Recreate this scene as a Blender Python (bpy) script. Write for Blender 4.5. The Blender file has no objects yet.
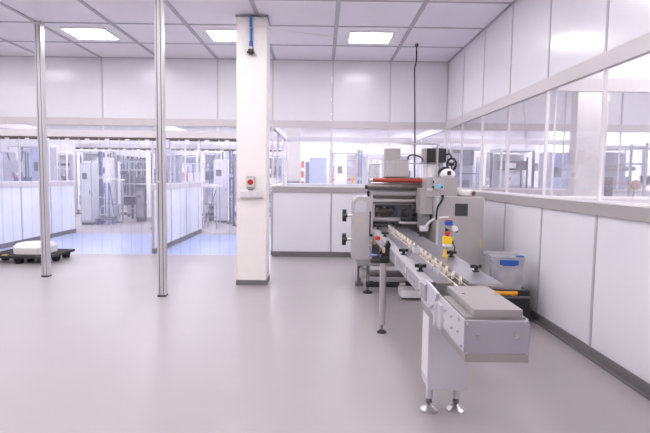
import bpy, bmesh, math, random
from mathutils import Vector, Matrix
random.seed(7)
S = bpy.context.scene
C = S.collection
PI = math.pi

# ------------------------------------------------------------------ materials
def _new(name):
    m = bpy.data.materials.new(name); m.use_nodes = True
    nt = m.node_tree; nt.nodes.clear()
    out = nt.nodes.new('ShaderNodeOutputMaterial')
    return m, nt, out

def mat(name, col, rough=.5, metal=0.0, var=.05, scale=6.0, bump=0.0, coat=0.0, spec=.5, stretch=None, emit=None):
    m, nt, out = _new(name)
    N, L = nt.nodes, nt.links
    b = N.new('ShaderNodeBsdfPrincipled')
    tc = N.new('ShaderNodeTexCoord'); mp = N.new('ShaderNodeMapping')
    if stretch: mp.inputs['Scale'].default_value = stretch
    L.new(tc.outputs['Object'], mp.inputs['Vector'])
    nz = N.new('ShaderNodeTexNoise'); nz.inputs['Scale'].default_value = scale; nz.inputs['Detail'].default_value = 4
    L.new(mp.outputs['Vector'], nz.inputs['Vector'])
    cr = N.new('ShaderNodeValToRGB')
    cr.color_ramp.elements[0].position = .3; cr.color_ramp.elements[1].position = .7
    cr.color_ramp.elements[0].color = (*[max(0, c*(1-var)) for c in col], 1)
    cr.color_ramp.elements[1].color = (*[min(1, c*(1+var)) for c in col], 1)
    L.new(nz.outputs['Fac'], cr.inputs['Fac']); L.new(cr.outputs['Color'], b.inputs['Base Color'])
    b.inputs['Roughness'].default_value = rough; b.inputs['Metallic'].default_value = metal
    b.inputs['Specular IOR Level'].default_value = spec
    b.inputs['Coat Weight'].default_value = coat
    if bump:
        bp = N.new('ShaderNodeBump'); bp.inputs['Strength'].default_value = bump; bp.inputs['Distance'].default_value = .01
        L.new(nz.outputs['Fac'], bp.inputs['Height']); L.new(bp.outputs['Normal'], b.inputs['Normal'])
    if emit:
        b.inputs['Emission Color'].default_value = (*emit[0], 1); b.inputs['Emission Strength'].default_value = emit[1]
    L.new(b.outputs['BSDF'], out.inputs['Surface'])
    return m

def mat_glass(name, tint=(.95, .96, 1), refl=1.0, haze=0.0, hazecol=(.9, .9, 1), rough=.02):
    """thin sheet: straight-through transmission, fresnel mirror, a little milky scatter"""
    m, nt, out = _new(name)
    N, L = nt.nodes, nt.links
    tr = N.new('ShaderNodeBsdfTransparent'); tr.inputs['Color'].default_value = (*tint, 1)
    gl = N.new('ShaderNodeBsdfGlossy'); gl.inputs['Roughness'].default_value = rough
    fr = N.new('ShaderNodeFresnel'); fr.inputs['IOR'].default_value = 1.45
    mu = N.new('ShaderNodeMath'); mu.operation = 'MULTIPLY'; mu.inputs[1].default_value = refl; mu.use_clamp = True
    L.new(fr.outputs['Fac'], mu.inputs[0])
    base = tr
    if haze > 0:
        df = N.new('ShaderNodeBsdfDiffuse'); df.inputs['Color'].default_value = (*hazecol, 1)
        tl = N.new('ShaderNodeBsdfTranslucent'); tl.inputs['Color'].default_value = (*hazecol, 1)
        ad = N.new('ShaderNodeMixShader'); ad.inputs[0].default_value = .5
        L.new(df.outputs[0], ad.inputs[1]); L.new(tl.outputs[0], ad.inputs[2])
        nz = N.new('ShaderNodeTexNoise'); nz.inputs['Scale'].default_value = 3
        tc = N.new('ShaderNodeTexCoord'); L.new(tc.outputs['Object'], nz.inputs['Vector'])
        mm = N.new('ShaderNodeMath'); mm.operation = 'MULTIPLY'; mm.inputs[1].default_value = haze*2
        L.new(nz.outputs['Fac'], mm.inputs[0])
        mh = N.new('ShaderNodeMixShader')
        L.new(mm.outputs[0], mh.inputs[0]); L.new(tr.outputs[0], mh.inputs[1]); L.new(ad.outputs[0], mh.inputs[2])
        base = mh
    mx = N.new('ShaderNodeMixShader')
    L.new(mu.outputs[0], mx.inputs[0]); L.new(base.outputs[0], mx.inputs[1]); L.new(gl.outputs[0], mx.inputs[2])
    L.new(mx.outputs[0], out.inputs['Surface'])
    return m

def mat_emit(name, col, strength):
    m, nt, out = _new(name)
    e = nt.nodes.new('ShaderNodeEmission'); e.inputs['Color'].default_value = (*col, 1); e.inputs['Strength'].default_value = strength
    nt.links.new(e.outputs[0], out.inputs['Surface'])
    return m

def mat_floor():
    """poured grey resin floor; the corridor behind the back wall has a pale blue zone"""
    m, nt, out = _new('resin_floor')
    N, L = nt.nodes, nt.links
    b = N.new('ShaderNodeBsdfPrincipled')
    ge = N.new('ShaderNodeNewGeometry'); sp = N.new('ShaderNodeSeparateXYZ'); L.new(ge.outputs['Position'], sp.inputs[0])
    def cmp(sock, op, v):
        n = N.new('ShaderNodeMath'); n.operation = op; n.inputs[1].default_value = v; L.new(sock, n.inputs[0]); return n.outputs[0]
    a1 = cmp(sp.outputs['Y'], 'GREATER_THAN', 10.2); a2 = cmp(sp.outputs['Y'], 'LESS_THAN', 13.75)
    mu = N.new('ShaderNodeMath'); mu.operation = 'MULTIPLY'; L.new(a1, mu.inputs[0]); L.new(a2, mu.inputs[1])
    nz = N.new('ShaderNodeTexNoise'); nz.inputs['Scale'].default_value = 1.3; nz.inputs['Detail'].default_value = 5
    L.new(ge.outputs['Position'], nz.inputs['Vector'])
    cr = N.new('ShaderNodeValToRGB')
    cr.color_ramp.elements[0].position = .3; cr.color_ramp.elements[1].position = .7
    cr.color_ramp.elements[0].color = (*FLOOR_A, 1); cr.color_ramp.elements[1].color = (*FLOOR_B, 1)
    L.new(nz.outputs['Fac'], cr.inputs['Fac'])
    mx = N.new('ShaderNodeMix'); mx.data_type = 'RGBA'
    L.new(mu.outputs[0], mx.inputs['Factor']); L.new(cr.outputs['Color'], mx.inputs['A']); mx.inputs['B'].default_value = (*FLOOR_BLUE, 1)
    L.new(mx.outputs['Result'], b.inputs['Base Color'])
    b.inputs['Roughness'].default_value = .33
    n2 = N.new('ShaderNodeTexNoise'); n2.inputs['Scale'].default_value = 4; L.new(ge.outputs['Position'], n2.inputs['Vector'])
    bp = N.new('ShaderNodeBump'); bp.inputs['Strength'].default_value = .05; bp.inputs['Distance'].default_value = .02
    L.new(n2.outputs['Fac'], bp.inputs['Height']); L.new(bp.outputs['Normal'], b.inputs['Normal'])
    L.new(b.outputs[0], out.inputs['Surface'])
    return m

FLOOR_A = (.385, .353, .355); FLOOR_B = (.405, .370, .372); FLOOR_BLUE = (.40, .465, .69)
M = dict(
    floor=mat_floor(),
    panel=mat('white_wall_panel', (.84, .83, .875), .20, var=.015, spec=.6, scale=2),
    panel_blue=mat('cool_white_panel', (.82, .83, .885), .3, var=.015, scale=2),
    ceil=mat('ceiling_tile', (.87, .85, .92), .35, var=.02, scale=2),
    grid=mat('ceiling_grid_grey', (.47, .455, .51), .4, var=.03),
    seam=mat('seam_strip_grey', (.50, .48, .50), .4, var=.04),
    rail=mat('rail_painted_aluminium', (.66, .62, .635), .32, var=.02),
    rail_w=mat('rail_white', (.80, .77, .79), .3, var=.02),
    sill=mat('sill_grey_paint', (.43, .40, .405), .35, var=.02),
    track=mat('curtain_track_brown', (.13, .105, .09), .5, var=.1),
    skirt=mat('skirting_grey', (.17, .16, .167), .45, var=.05),
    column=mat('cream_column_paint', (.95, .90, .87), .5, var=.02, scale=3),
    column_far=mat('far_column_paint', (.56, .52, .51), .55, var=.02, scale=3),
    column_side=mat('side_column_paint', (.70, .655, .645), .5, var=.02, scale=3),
    binred=mat('orange_red_bin', (.78, .24, .09), .5),
    alu=mat('anodised_aluminium', (.70, .68, .70), .34, .4, var=.05, stretch=(20, 20, .6)),
    groove=mat('groove_dark', (.10, .10, .13), .5),
    black=mat('black_plastic', (.018, .018, .020), .42, var=.2),
    rubber=mat('black_rubber', (.025, .024, .028), .7, var=.2),
    steel=mat('stainless_steel', (.60, .575, .565), .30, .9, var=.07, scale=5, stretch=(1, 12, 1)),
    cover=mat('matt_cover_steel', (.37, .345, .33), .5, .4, var=.05, stretch=(1, 12, 1)),
    endplate=mat('blue_grey_end_plate', (.35, .34, .38), .4, var=.02),
    railgrey=mat("conveyor_rail_grey", (.38, .37, .395), .36, var=.03),
    rollsteel=mat('dark_roller_steel', (.17, .15, .14), .3, .8, var=.15, scale=8),
    steel_d=mat('dull_stainless_steel', (.40, .375, .355), .42, .7, var=.1, scale=5, stretch=(1, 12, 1)),
    plate=mat('brushed_table_steel', (.36, .35, .39), .32, .8, var=.10, scale=3),
    lgrey=mat('light_grey_paint', (.60, .59, .635), .38, var=.02),
    ggrey=mat('grey_paint', (.42, .39, .38), .45, var=.025),
    wgrey=mat('warm_light_grey_paint', (.50, .475, .475), .42, var=.02),
    dgrey=mat('dark_grey_paint', (.16, .155, .16), .45, var=.06),
    mgrey=mat('mid_grey_paint', (.30, .29, .30), .45, var=.05),
    motor=mat('motor_black_paint', (.045, .043, .048), .45, var=.1),
    cream=mat('cream_plastic', (.83, .75, .62), .4, var=.04),
    white=mat('white_plastic', (.82, .80, .80), .35, var=.02),
    red=mat('red_plastic', (.55, .035, .02), .4, var=.06),
    redroll=mat('red_rubber_roller', (.40, .05, .025), .5, var=.1, scale=12),
    yellow=mat('yellow_plastic', (.88, .60, .02), .4, var=.04),
    amber=mat('amber_yellow', (.80, .52, .12), .4),
    orange=mat('orange_handle', (.85, .36, .02), .4, var=.05),
    blue=mat('blue_plastic', (.025, .11, .42), .4, var=.06),
    bluehose=mat('blue_hose_plastic', (.03, .20, .50), .35, var=.05),
    cyan=mat('cyan_strip', (.25, .60, .72), .4),
    card=mat('cardboard_core', (.62, .50, .38), .8, var=.06),
    foam=mat('white_foam', (.86, .82, .80), .8, var=.03, scale=20, bump=.1),
    film=mat('glossy_film_sheet', (.62, .58, .56), .16, .5, var=.1, scale=4, stretch=(1, 6, 1)),
    dark_in=mat('dark_interior', (.06, .045, .04), .5, var=.4, scale=18),
    glass=mat_glass('window_glass', (.97, .97, .985), .16, haze=.085, hazecol=(.92, .92, 1)),  # milky share put in for the hazy reflections over the panes
    pvc=mat_glass('pvc_strip', (.945, .95, .985), .35, haze=.06, hazecol=(.88, .89, 1), rough=.1),
    clear=mat_glass('clear_plastic', (.93, .94, .96), .8, haze=.52, hazecol=(.9, .9, .92), rough=.1),
    guard=mat_glass('clear_guard', (.90, .90, .92), 1.0, haze=.03, rough=.03),
    lamp=mat_emit('lamp_diffuser', (1.0, .965, .995), 18.0),
    fill_hall=mat_emit('hall_fill_glow', (1.0, .975, 1.0), 18.0),  # this and the next two glow only on added fill panels
    fill_corridor=mat_emit('corridor_fill_glow', (1.0, .975, 1.0), 13.0),
    fill_bright=mat_emit('bright_fill_glow', (1.0, .975, 1.0), 32.0),
    far_grey=mat('far_machine_grey', (.50, .50, .56), .5, var=.05),
    far_light=mat('far_machine_light', (.72, .71, .76), .5, var=.03),
    far_dark=mat('far_machine_dark', (.17, .165, .20), .5, var=.2),
    far_blue=mat('far_blue_paint', (.20, .22, .40), .5, var=.1),
    screenb=mat('pale_blue_panel', (.50, .57, .78), .4, var=.04),
    pinkbox=mat('pink_red_box', (.62, .30, .30), .6, var=.1),
    brown=mat('brown_box', (.45, .30, .20), .7, var=.1),
)

# ------------------------------------------------------------------ shapes: each returns f(bm)
def box(x0, x1, y0, y1, z0, z1, b=0.0, seg=2):
    def f(bm):
        r = bmesh.ops.create_cube(bm, size=1)
        vs = r['verts']
        bmesh.ops.scale(bm, vec=(x1-x0, y1-y0, z1-z0), verts=vs)
        bmesh.ops.translate(bm, vec=((x0+x1)/2, (y0+y1)/2, (z0+z1)/2), verts=vs)
        if b > 0:
            es = list({e for v in vs for e in v.link_edges})
            bmesh.ops.bevel(bm, geom=es, offset=b, segments=seg, profile=.5, affect='EDGES')
    f.flat = True
    return f
def _frame(d):
    d = d.normalized(); u = Vector((0, 0, 1)) if abs(d.z) < .9 else Vector((1, 0, 0))
    a = d.cross(u).normalized(); return a, d.cross(a).normalized()
def cyl(p, q, r, r2=None, n=18, caps=True):
    def f(bm):
        P, Q = Vector(p), Vector(q); a, c = _frame(Q-P); rr = r if r2 is None else r2
        A = [bm.verts.new(P+(a*math.cos(t)+c*math.sin(t))*r) for t in [2*PI*i/n for i in range(n)]]
        B = [bm.verts.new(Q+(a*math.cos(t)+c*math.sin(t))*rr) for t in [2*PI*i/n for i in range(n)]]
        for i in range(n): bm.faces.new((A[i], A[(i+1) % n], B[(i+1) % n], B[i]))
        if caps: bm.faces.new(A[::-1]); bm.faces.new(B)
    return f
def prism(pts, axis, a, b):
    def f(bm):
        def mk(u, v, w): return {'x': (w, u, v), 'y': (u, w, v), 'z': (u, v, w)}[axis]
        A = [bm.verts.new(mk(u, v, a)) for u, v in pts]; B = [bm.verts.new(mk(u, v, b)) for u, v in pts]
        n = len(pts)
        for i in range(n): bm.faces.new((A[i], A[(i+1) % n], B[(i+1) % n], B[i]))
        bm.faces.new(A[::-1]); bm.faces.new(B)
    return f
def smooth_pts(pts, k=6):
    P = [Vector(p) for p in pts]
    if len(P) < 3: return P
    Q = [P[0]*2-P[1]]+P+[P[-1]*2-P[-2]]; out = []
    for i in range(1, len(Q)-2):
        p0, p1, p2, p3 = Q[i-1:i+3]
        for j in range(k):
            t = j/k
            out.append(.5*((2*p1)+(p2-p0)*t+(2*p0-5*p1+4*p2-p3)*t*t+(3*p1-p0-3*p2+p3)*t**3))
    out.append(P[-1]); return out
def tube(pts, r, n=8, k=6):
    def f(bm):
        P = smooth_pts(pts, k); rings = []
        for i, p in enumerate(P):
            d = (P[min(i+1, len(P)-1)]-P[max(i-1, 0)]); a, c = _frame(d)
            if rings:
                pa = rings[-1][1]; a = (pa-d.normalized()*pa.dot(d.normalized())).normalized(); c = d.normalized().cross(a)
            rings.append(([bm.verts.new(p+(a*math.cos(2*PI*j/n)+c*math.sin(2*PI*j/n))*r) for j in range(n)], a))
        for (A, _), (B, _) in zip(rings, rings[1:]):
            for j in range(n): bm.faces.new((A[j], A[(j+1) % n], B[(j+1) % n], B[j]))
        bm.faces.new(rings[0][0][::-1]); bm.faces.new(rings[-1][0])
    return f
def lathe(prof, c, n=24, axis='z'):
    def f(bm):
        rings = []
        for r, z in prof:
            ring = []
            for j in range(n):
                u, v = r*math.cos(2*PI*j/n), r*math.sin(2*PI*j/n)
                o = {'z': (u, v, z), 'x': (z, u, v), 'y': (u, z, v)}[axis]
                ring.append(bm.verts.new(Vector(c)+Vector(o)))
            rings.append(ring)
        for A, B in zip(rings, rings[1:]):
            for j in range(n): bm.faces.new((A[j], A[(j+1) % n], B[(j+1) % n], B[j]))
        bm.faces.new(rings[0][::-1]); bm.faces.new(rings[-1])
    return f
def ring(c, R, r, axis='x', n=28, k=10, rz=0):
    def f(bm):
        rs = []
        for i in range(n):
            t = 2*PI*i/n; row = []
            for j in range(k):
                s = 2*PI*j/k; q = R+r*math.cos(s); u, v, w = q*math.cos(t), q*math.sin(t), r*math.sin(s)
                o = {'x': (w, u, v), 'y': (u, w, v), 'z': (u, v, w)}[axis]
                row.append(bm.verts.new(Vector(c)+Matrix.Rotation(rz, 3, 'Z') @ Vector(o)))
            rs.append(row)
        for i in range(n):
            for j in range(k): bm.faces.new((rs[i][j], rs[(i+1) % n][j], rs[(i+1) % n][(j+1) % k], rs[i][(j+1) % k]))
    return f
def sheet(vs):
    def f(bm): bm.faces.new([bm.verts.new(v) for v in vs])
    return f
def frame_xz(x0, x1, z0, z1, y0, y1, w):
    return [box(x0, x0+w, y0, y1, z0, z1), box(x1-w, x1, y0, y1, z0, z1), box(x0+w, x1-w, y0, y1, z0, z0+w), box(x0+w, x1-w, y0, y1, z1-w, z1)]

# ------------------------------------------------------------------ objects
def wloc(o):
    v = Vector((0, 0, 0))
    while o is not None: v += o.location; o = o.parent
    return v
def part(name, parent, m, *shapes, label=None, origin=None, smooth=True):
    bm = bmesh.new()
    for s in shapes:
        for q in (s if isinstance(s, list) else [s]):
            old = set(bm.faces); q(bm)
            for fc_ in bm.faces:
                if fc_ not in old: fc_.smooth = smooth and not getattr(q, 'flat', False)
    bmesh.ops.recalc_face_normals(bm, faces=bm.faces)
    me = bpy.data.meshes.new(name)
    if parent is not None: base = wloc(parent); loc = Vector((0, 0, 0))
    else:
        if origin is None:
            xs = [v.co for v in bm.verts]
            origin = ((min(v.x for v in xs)+max(v.x for v in xs))/2, (min(v.y for v in xs)+max(v.y for v in xs))/2, min(v.z for v in xs))
        base = Vector(origin); loc = base
    for e in bm.edges:
        if len(e.link_faces) == 2 and e.calc_face_angle(0) > math.radians(38): e.smooth = False
    bmesh.ops.translate(bm, vec=-base, verts=bm.verts)
    bm.to_mesh(me); bm.free()
    me.materials.append(m if not isinstance(m, str) else M[m])
    o = bpy.data.objects.new(name, me); C.objects.link(o); o.location = loc
    if parent is not None: o.parent = parent
    if label: o['label'] = label
    return o
def tag(o, label, cat, group=None, kind=None):
    o['label'] = label; o['category'] = cat
    if group: o['group'] = group
    if kind: o['kind'] = kind
    return o
def thing(name, loc, label, cat, group=None, kind=None):
    o = bpy.data.objects.new(name, None); o.empty_display_size = .1; C.objects.link(o); o.location = loc
    return tag(o, label, cat, group, kind)
def copy_tree(o, parent=None):
    c = o.copy(); C.objects.link(c); c.parent = parent
    for ch in list(o.children): copy_tree(ch, c)
    return c

# ------------------------------------------------------------------ room sizes (metres)
XR, YB, ZC, MOD = 2.443, 10.14, 3.88, 1.132
SILL0, SILL1, RAIL0, RAIL1, BAR0, BAR1 = 1.29, 1.41, 2.58, 2.71, 2.335, 2.455
XSEAM = [XR-i*MOD for i in range(0, 13)]           # seams of the back wall and the ceiling
YSEAM = [YB-1.124-i*MOD for i in range(0, 13)]     # seams of the right wall and the ceiling
XL, YF, YFAR = -11.14, -4.6, 24.0

fl = tag(part('floor', None, 'floor', box(-16, 10, YF, YFAR, -.1, 0)), 'smooth grey resin floor, pale blue in the corridor behind the strip curtain', 'floor', kind='structure')

win_n = [0]
def wall(name, axis, c, sgn, seams, label, lower=True, glass=True, upper=True, door=False, panelmat='panel', z_top=ZC, winlabel='', th=.07):
    """cleanroom wall: framed white panels below, a glass band between two rails, white panels above.
    axis: direction it runs along; c: its face; sgn: which way its thickness goes"""
    root = thing(name, (0, 0, 0), label, 'wall', kind='structure')
    a, b = min(seams), max(seams)
    def bx(s0, s1, t0, t1, z0, z1, bev=0):
        lo, hi = sorted((c+sgn*t0, c+sgn*t1))
        return box(lo, hi, s0, s1, z0, z1, bev) if axis == 'y' else box(s0, s1, lo, hi, z0, z1, bev)
    ss = sorted(seams)
    strips_lo, strips_up = [], []
    for s in ss:
        if lower: strips_lo.append(bx(s-.016, s+.016, -.006, .04, .1, SILL0))
        if upper and not (name == 'wall_back_opening' and s == b): strips_up.append(bx(s-.016, s+.016, -.004, .04, RAIL1, z_top))
    for s0, s1 in zip(ss, ss[1:]):
        if lower: part('lower_panel', root, panelmat, bx(s0+.017, s1-.017, 0, .05, .1, SILL0, .003))
        if upper: part('upper_panel', root, panelmat, bx(s0+.017, s1-.017, 0, .05, RAIL1, z_top, .003))
    if strips_lo: part('lower_seam_strip', root, 'seam', *strips_lo)
    if strips_up: part('upper_seam_strip', root, 'rail' if name.startswith('wall_back') else 'seam', *strips_up)
    part('header_rail', root, 'rail', bx(a, b, -.02, th, RAIL0, RAIL1, .006), bx(a, b, -.024, .01, RAIL0-.012, RAIL0+.006))
    if lower:
        part('sill_rail', root, 'sill' if name in ('wall_right', 'wall_back') else 'rail', bx(a, b, -.02, th, SILL0, SILL1-.012, .004))
        part('sill_cap', root, 'rail_w', bx(a, b, -.022, th+.005, SILL1-.012, SILL1+.006, .003))
        bb = 'baseboard_'+name[5:]
        lab = 'grey skirting along the foot of the '+label
        pr = [bx(a, b, -.012, .05, 0, .1, .004), bx(a, b, -.04, .0, 0, .022, .004)]
        tag(part(bb, None, 'skirt', *pr), ' '.join(lab.split()[:16]), 'baseboard', kind='structure')
    if door: part('door_bar', root, 'rail_w', bx(a, b, -.01, th, BAR0, BAR1, .005))
    z0 = (BAR1 if door else SILL1) + .004; z1 = RAIL0
    if glass:
        for i, (s0, s1) in enumerate(zip(ss, ss[1:])):
            win_n[0] += 1
            w = thing('window_%d' % win_n[0], (0, 0, 0), winlabel % (i+1) if '%d' in winlabel else winlabel, 'window', kind='structure', group=winlabel)
            if axis == 'y': w.location = (c, (s0+s1)/2, z0)
            else: w.location = ((s0+s1)/2, c, z0)
            part('frame', w, 'rail_w', bx(s0, s0+.011, -.004, .03, z0, z1, .002), bx(s1-.011, s1, -.004, .03, z0, z1, .002),
                 bx(s0+.011, s1-.011, .0, .03, z0, z0+.012), bx(s0+.011, s1-.011, .0, .03, z1-.012, z1))
            tt = c+sgn*.015
            if axis == 'y': vs = [(tt, s0+.02, z0+.015), (tt, s1-.02, z0+.015), (tt, s1-.02, z1-.015), (tt, s0+.02, z1-.015)]
            else: vs = [(s0+.02, tt, z0+.015), (s1-.02, tt, z0+.015), (s1-.02, tt, z1-.015), (s0+.02, tt, z1-.015)]
            part('pane', w, 'glass', sheet(vs), smooth=False)
    return root

wall('wall_right', 'y', XR, 1, [YB]+YSEAM[:13], 'right wall of white framed panels under a glass band', winlabel='tall glass pane of the right wall above the grey rail')
wall('wall_back', 'x', YB, 1, [-1.0]+XSEAM[:3][::-1], 'back wall of white panels and glass behind the packaging machine', winlabel='glass pane of the back wall behind the machine')
wall('wall_back_opening', 'x', YB, 1, [-1.0]+XSEAM[4:7]+XSEAM[7:10], 'white upper wall above the strip curtain opening at the back', lower=False, door=True, winlabel='low transom pane over the strip curtain')
# closing walls out of view
for nm, sh, lab in (('wall_left', box(XL-.1, XL, YF, YB, 0, ZC), 'plain white left end wall outside the picture'),
                    ('wall_front', box(XL-.1, 9.6, YF-.1, YF, 0, ZC), 'plain white wall behind the camera')):
    tag(part(nm, None, 'panel', sh), lab, 'wall', kind='structure')
tag(part('wall_back_left', None, 'panel', box(XL, XSEAM[9], YB, YB+.07, 0, ZC)), 'plain white back wall left of the strip curtain', 'wall', kind='structure')
# the corridor and rooms behind
cs = [YB+.1+i*1.0 for i in range(5)]
cs = [10.3, 11.5, 12.75, 14.0]
wall('wall_corridor_left', 'y', -6.81, -1, cs, 'low white panel wall of the corridor behind the pallet', upper=False, panelmat='panel_blue', winlabel='corridor window above the low white wall behind the pallet')
wall('wall_corridor_middle', 'y', -3.42, -1, cs+[14.35], 'low white panel wall in the corridor right of the tall post', upper=False, panelmat='panel_blue', winlabel='corridor window above the low white wall right of the post')
wall('wall_corridor_right', 'y', -1.0, -1, cs, 'corridor side wall seen through the back window beside the column', upper=False, panelmat='panel', winlabel='corridor window beside the cream column')
wall('wall_right_beyond', 'y', XR, 1, cs, 'continuation of the right wall behind the back window', upper=False, winlabel='side pane behind the back window')
wall('wall_far_opening', 'x', 14.1, 1, [-6.8, -5.1, -3.42], 'second white header wall behind the strip curtain', lower=False, door=True, upper=False, winlabel='transom pane far behind the strip curtain')
wall('wall_far_middle', 'x', 14.1, 1, [-3.36, -2.2, -1.05], 'second header wall behind the opening left of the column', lower=False, door=True, upper=False, winlabel='transom pane far behind the column')
wall('wall_far_right', 'x', 14.1, 1, [-1.0, .18, 1.31, 2.44], 'second glazed wall behind the back window', upper=False, winlabel='glass pane of the second glazed wall')
wall('wall_far_side', 'x', 14.1, 1, [2.52, 3.6, 4.8, 6.0, 7.2], 'glazed wall far behind the right windows', upper=False, winlabel='glass pane far behind the right windows')
wall('wall_side_back', 'x', YB+.05, 1, [XR+.1+i*MOD for i in range(6)], 'back wall of the room behind the right windows', winlabel='glass pane at the back of the side room')
wall('wall_side_partition', 'x', YSEAM[3], 1, [XR+.1+i*1.2 for i in range(6)], 'glazed cross wall behind the right windows', winlabel='glass pane of the cross wall behind the right windows')
for nm, sh, lab in (('wall_far', box(-16, 10, YFAR, YFAR+.1, 0, 5), 'white end wall of the hall far behind'),
                    ('wall_hall_left', box(-16.1, -16, YB, YFAR, 0, 5), 'white side wall of the hall far left'),
                    ('wall_hall_right', box(9.6, 9.7, YF, YFAR, 0, 5), 'white side wall of the hall far right')):
    tag(part(nm, None, 'panel', sh), lab, 'wall', kind='structure')

# ceilings
cx = XSEAM[:13]; cy = [YB]+YSEAM
root = thing('ceiling', (0, 0, ZC), 'white tiled ceiling with grey joint grid', 'ceiling', kind='structure')
tiles = []
for i in range(12):
    for j in range(len(cy)-1):
        tiles.append(box(cx[i+1]+.02, cx[i]-.02, cy[j+1]+.02, cy[j]-.02, ZC, ZC+.03))
part('tiles', root, 'ceil', *tiles)
part('joint_grid', root, 'grid', *[box(x-.03, x+.03, min(cy), YB, ZC-.012, ZC+.02) for x in cx],
     *[box(cx[-1], XR, y-.017, y+.017, ZC-.008, ZC+.02) for y in cy], box(cx[-1], XR, YF, min(cy), ZC, ZC+.02))
tag(part('ceiling_hall', None, 'ceil', box(-16, 10, YB+.08, YFAR, ZC, ZC+.05), box(XR+.08, 10, YF, YB+.08, ZC, ZC+.05)), 'plain white ceiling of the hall and side room', 'ceiling', kind='structure')

# ceiling lamps, with added fill panels over the hall and side room
def lamp(x, y, w, d, label, m='lamp', group=None, z=ZC):
    t = thing('ceiling_light', (x, y, z-.014), label, 'ceiling light', group)
    part('frame', t, 'rail_w', box(x-w/2-.025, x-w/2, y-d/2-.025, y+d/2+.025, z-.02, z-.001), box(x+w/2, x+w/2+.025, y-d/2-.025, y+d/2+.025, z-.02, z-.001),
         box(x-w/2, x+w/2, y-d/2-.025, y-d/2, z-.02, z-.001), box(x-w/2, x+w/2, y+d/2, y+d/2+.025, z-.02, z-.001))
    part('diffuser', t, m, box(x-w/2, x+w/2, y-d/2, y+d/2, z-.014, z-.002))
    return t
lx = [.745-2*MOD*i for i in range(5)]
names = ['square lit ceiling panel nearest the right wall, above the machine', 'square lit ceiling panel partly hidden by the cream column',
         'square lit ceiling panel between the two aluminium posts']
for j, y in enumerate([8.45-2*MOD*k for k in range(5)]):
    for i, x in enumerate(lx):
        if j == 0 and i < 3: lamp(x, y, .66, .60, names[i], group='square ceiling lights')
        else: lamp(x, y, .66, .60, 'square lit ceiling panel of the room, outside the picture', group='square ceiling lights outside the picture')
for x in (-12.5, -9, -5.2, -2.2, .8, 4.6, 8):  # added fill panels, kept out of sight, to brighten hall and corridor
    for y in (12.0, 15.2, 18.2, 21.0):
        lamp(x, y, 1.3, .9, 'added ceiling light panel brightening the hall behind, outside the picture', {12.0: 'fill_corridor', 21.0: 'fill_bright'}.get(y, 'fill_hall'), 'added hall fill lights outside the picture')
for y in (-1.5, 2, 4.4, 7.2):  # unseen fill panels added to brighten the side room
    for x in (4.2, 7.2): lamp(x, y, .9, .6, 'added ceiling light panel brightening the side room, outside the picture', 'fill_bright', 'added side room fill lights outside the picture')

# ------------------------------------------------------------------ column, posts
col = thing('column', (-1.03, 7.6, 0), 'square cream painted column carrying a red switch', 'column', kind='structure')
part('shaft', col, 'column', box(-1.25, -.812, 7.38, 7.80, .07, ZC-.03, .012))
part('plinth', col, 'skirt', box(-1.256, -.806, 7.374, 7.806, 0, .075))
part('head_trim', col, 'seam', box(-1.265, -.797, 7.365, 7.815, ZC-.03, ZC-.022))

def post(x, y, label, s=.098):
    t = thing('aluminium_post', (x, y, 0), label, 'post', 'slotted aluminium posts')
    h, g, d = s/2, .006, .012
    def side(sx):                                    # one face with two slots
        return [(-h, -h)]
    prof = []
    for k in range(4):
        a = k*PI/2
        for u, v in [(-h, -h), (-h*.5-g, -h), (-h*.5-g, -h+d), (-h*.5+g, -h+d), (-h*.5+g, -h), (h*.5-g, -h), (h*.5-g, -h+d), (h*.5+g, -h+d), (h*.5+g, -h)]:
            prof.append((x+u*math.cos(a)-v*math.sin(a), y+u*math.sin(a)+v*math.cos(a)))
    part('profile', t, 'alu', prism(prof, 'z', .02, ZC-.012))
    sl = []
    for k in range(4):
        for o in (-h*.5, h*.5):
            if k % 2 == 0:
                yy = y-h if k == 0 else y+h
                lo, hi = sorted((yy+(d*.9 if k == 0 else -d*.9), yy+(d*.6 if k == 0 else -d*.6)))
                sl.append(box(x+o-g*.95, x+o+g*.95, lo, hi, .02, ZC-.012))
            else:
                xx = x+h if k == 1 else x-h
                lo, hi = sorted((xx+(-d*.9 if k == 1 else d*.9), xx+(-d*.6 if k == 1 else d*.6)))
                sl.append(box(lo, hi, y+o-g*.95, y+o+g*.95, .02, ZC-.012))
    part('slot_shade', t, 'groove', *sl)  # dark strips in the slots paint the shade of the grooves
    part('foot_plate', t, 'black', box(x-h-.006, x+h+.006, y-h-.006, y+h+.006, 0, .022, .003))
    part('ceiling_bracket', t, 'alu', box(x-h-.012, x+h+.012, y-h-.012, y+h+.012, ZC-.05, ZC-.013, .003))
    return t
post(-4.30, 7.86, 'slim slotted aluminium post in front of the black pallet')
pB = post(-2.105, 6.65, 'nearer slotted aluminium post between the pallet and the cream column')
part('cable_clip', pB, 'white', box(-2.135, -2.105, 6.583, 6.601, 1.50, 1.53, .004))

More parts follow.
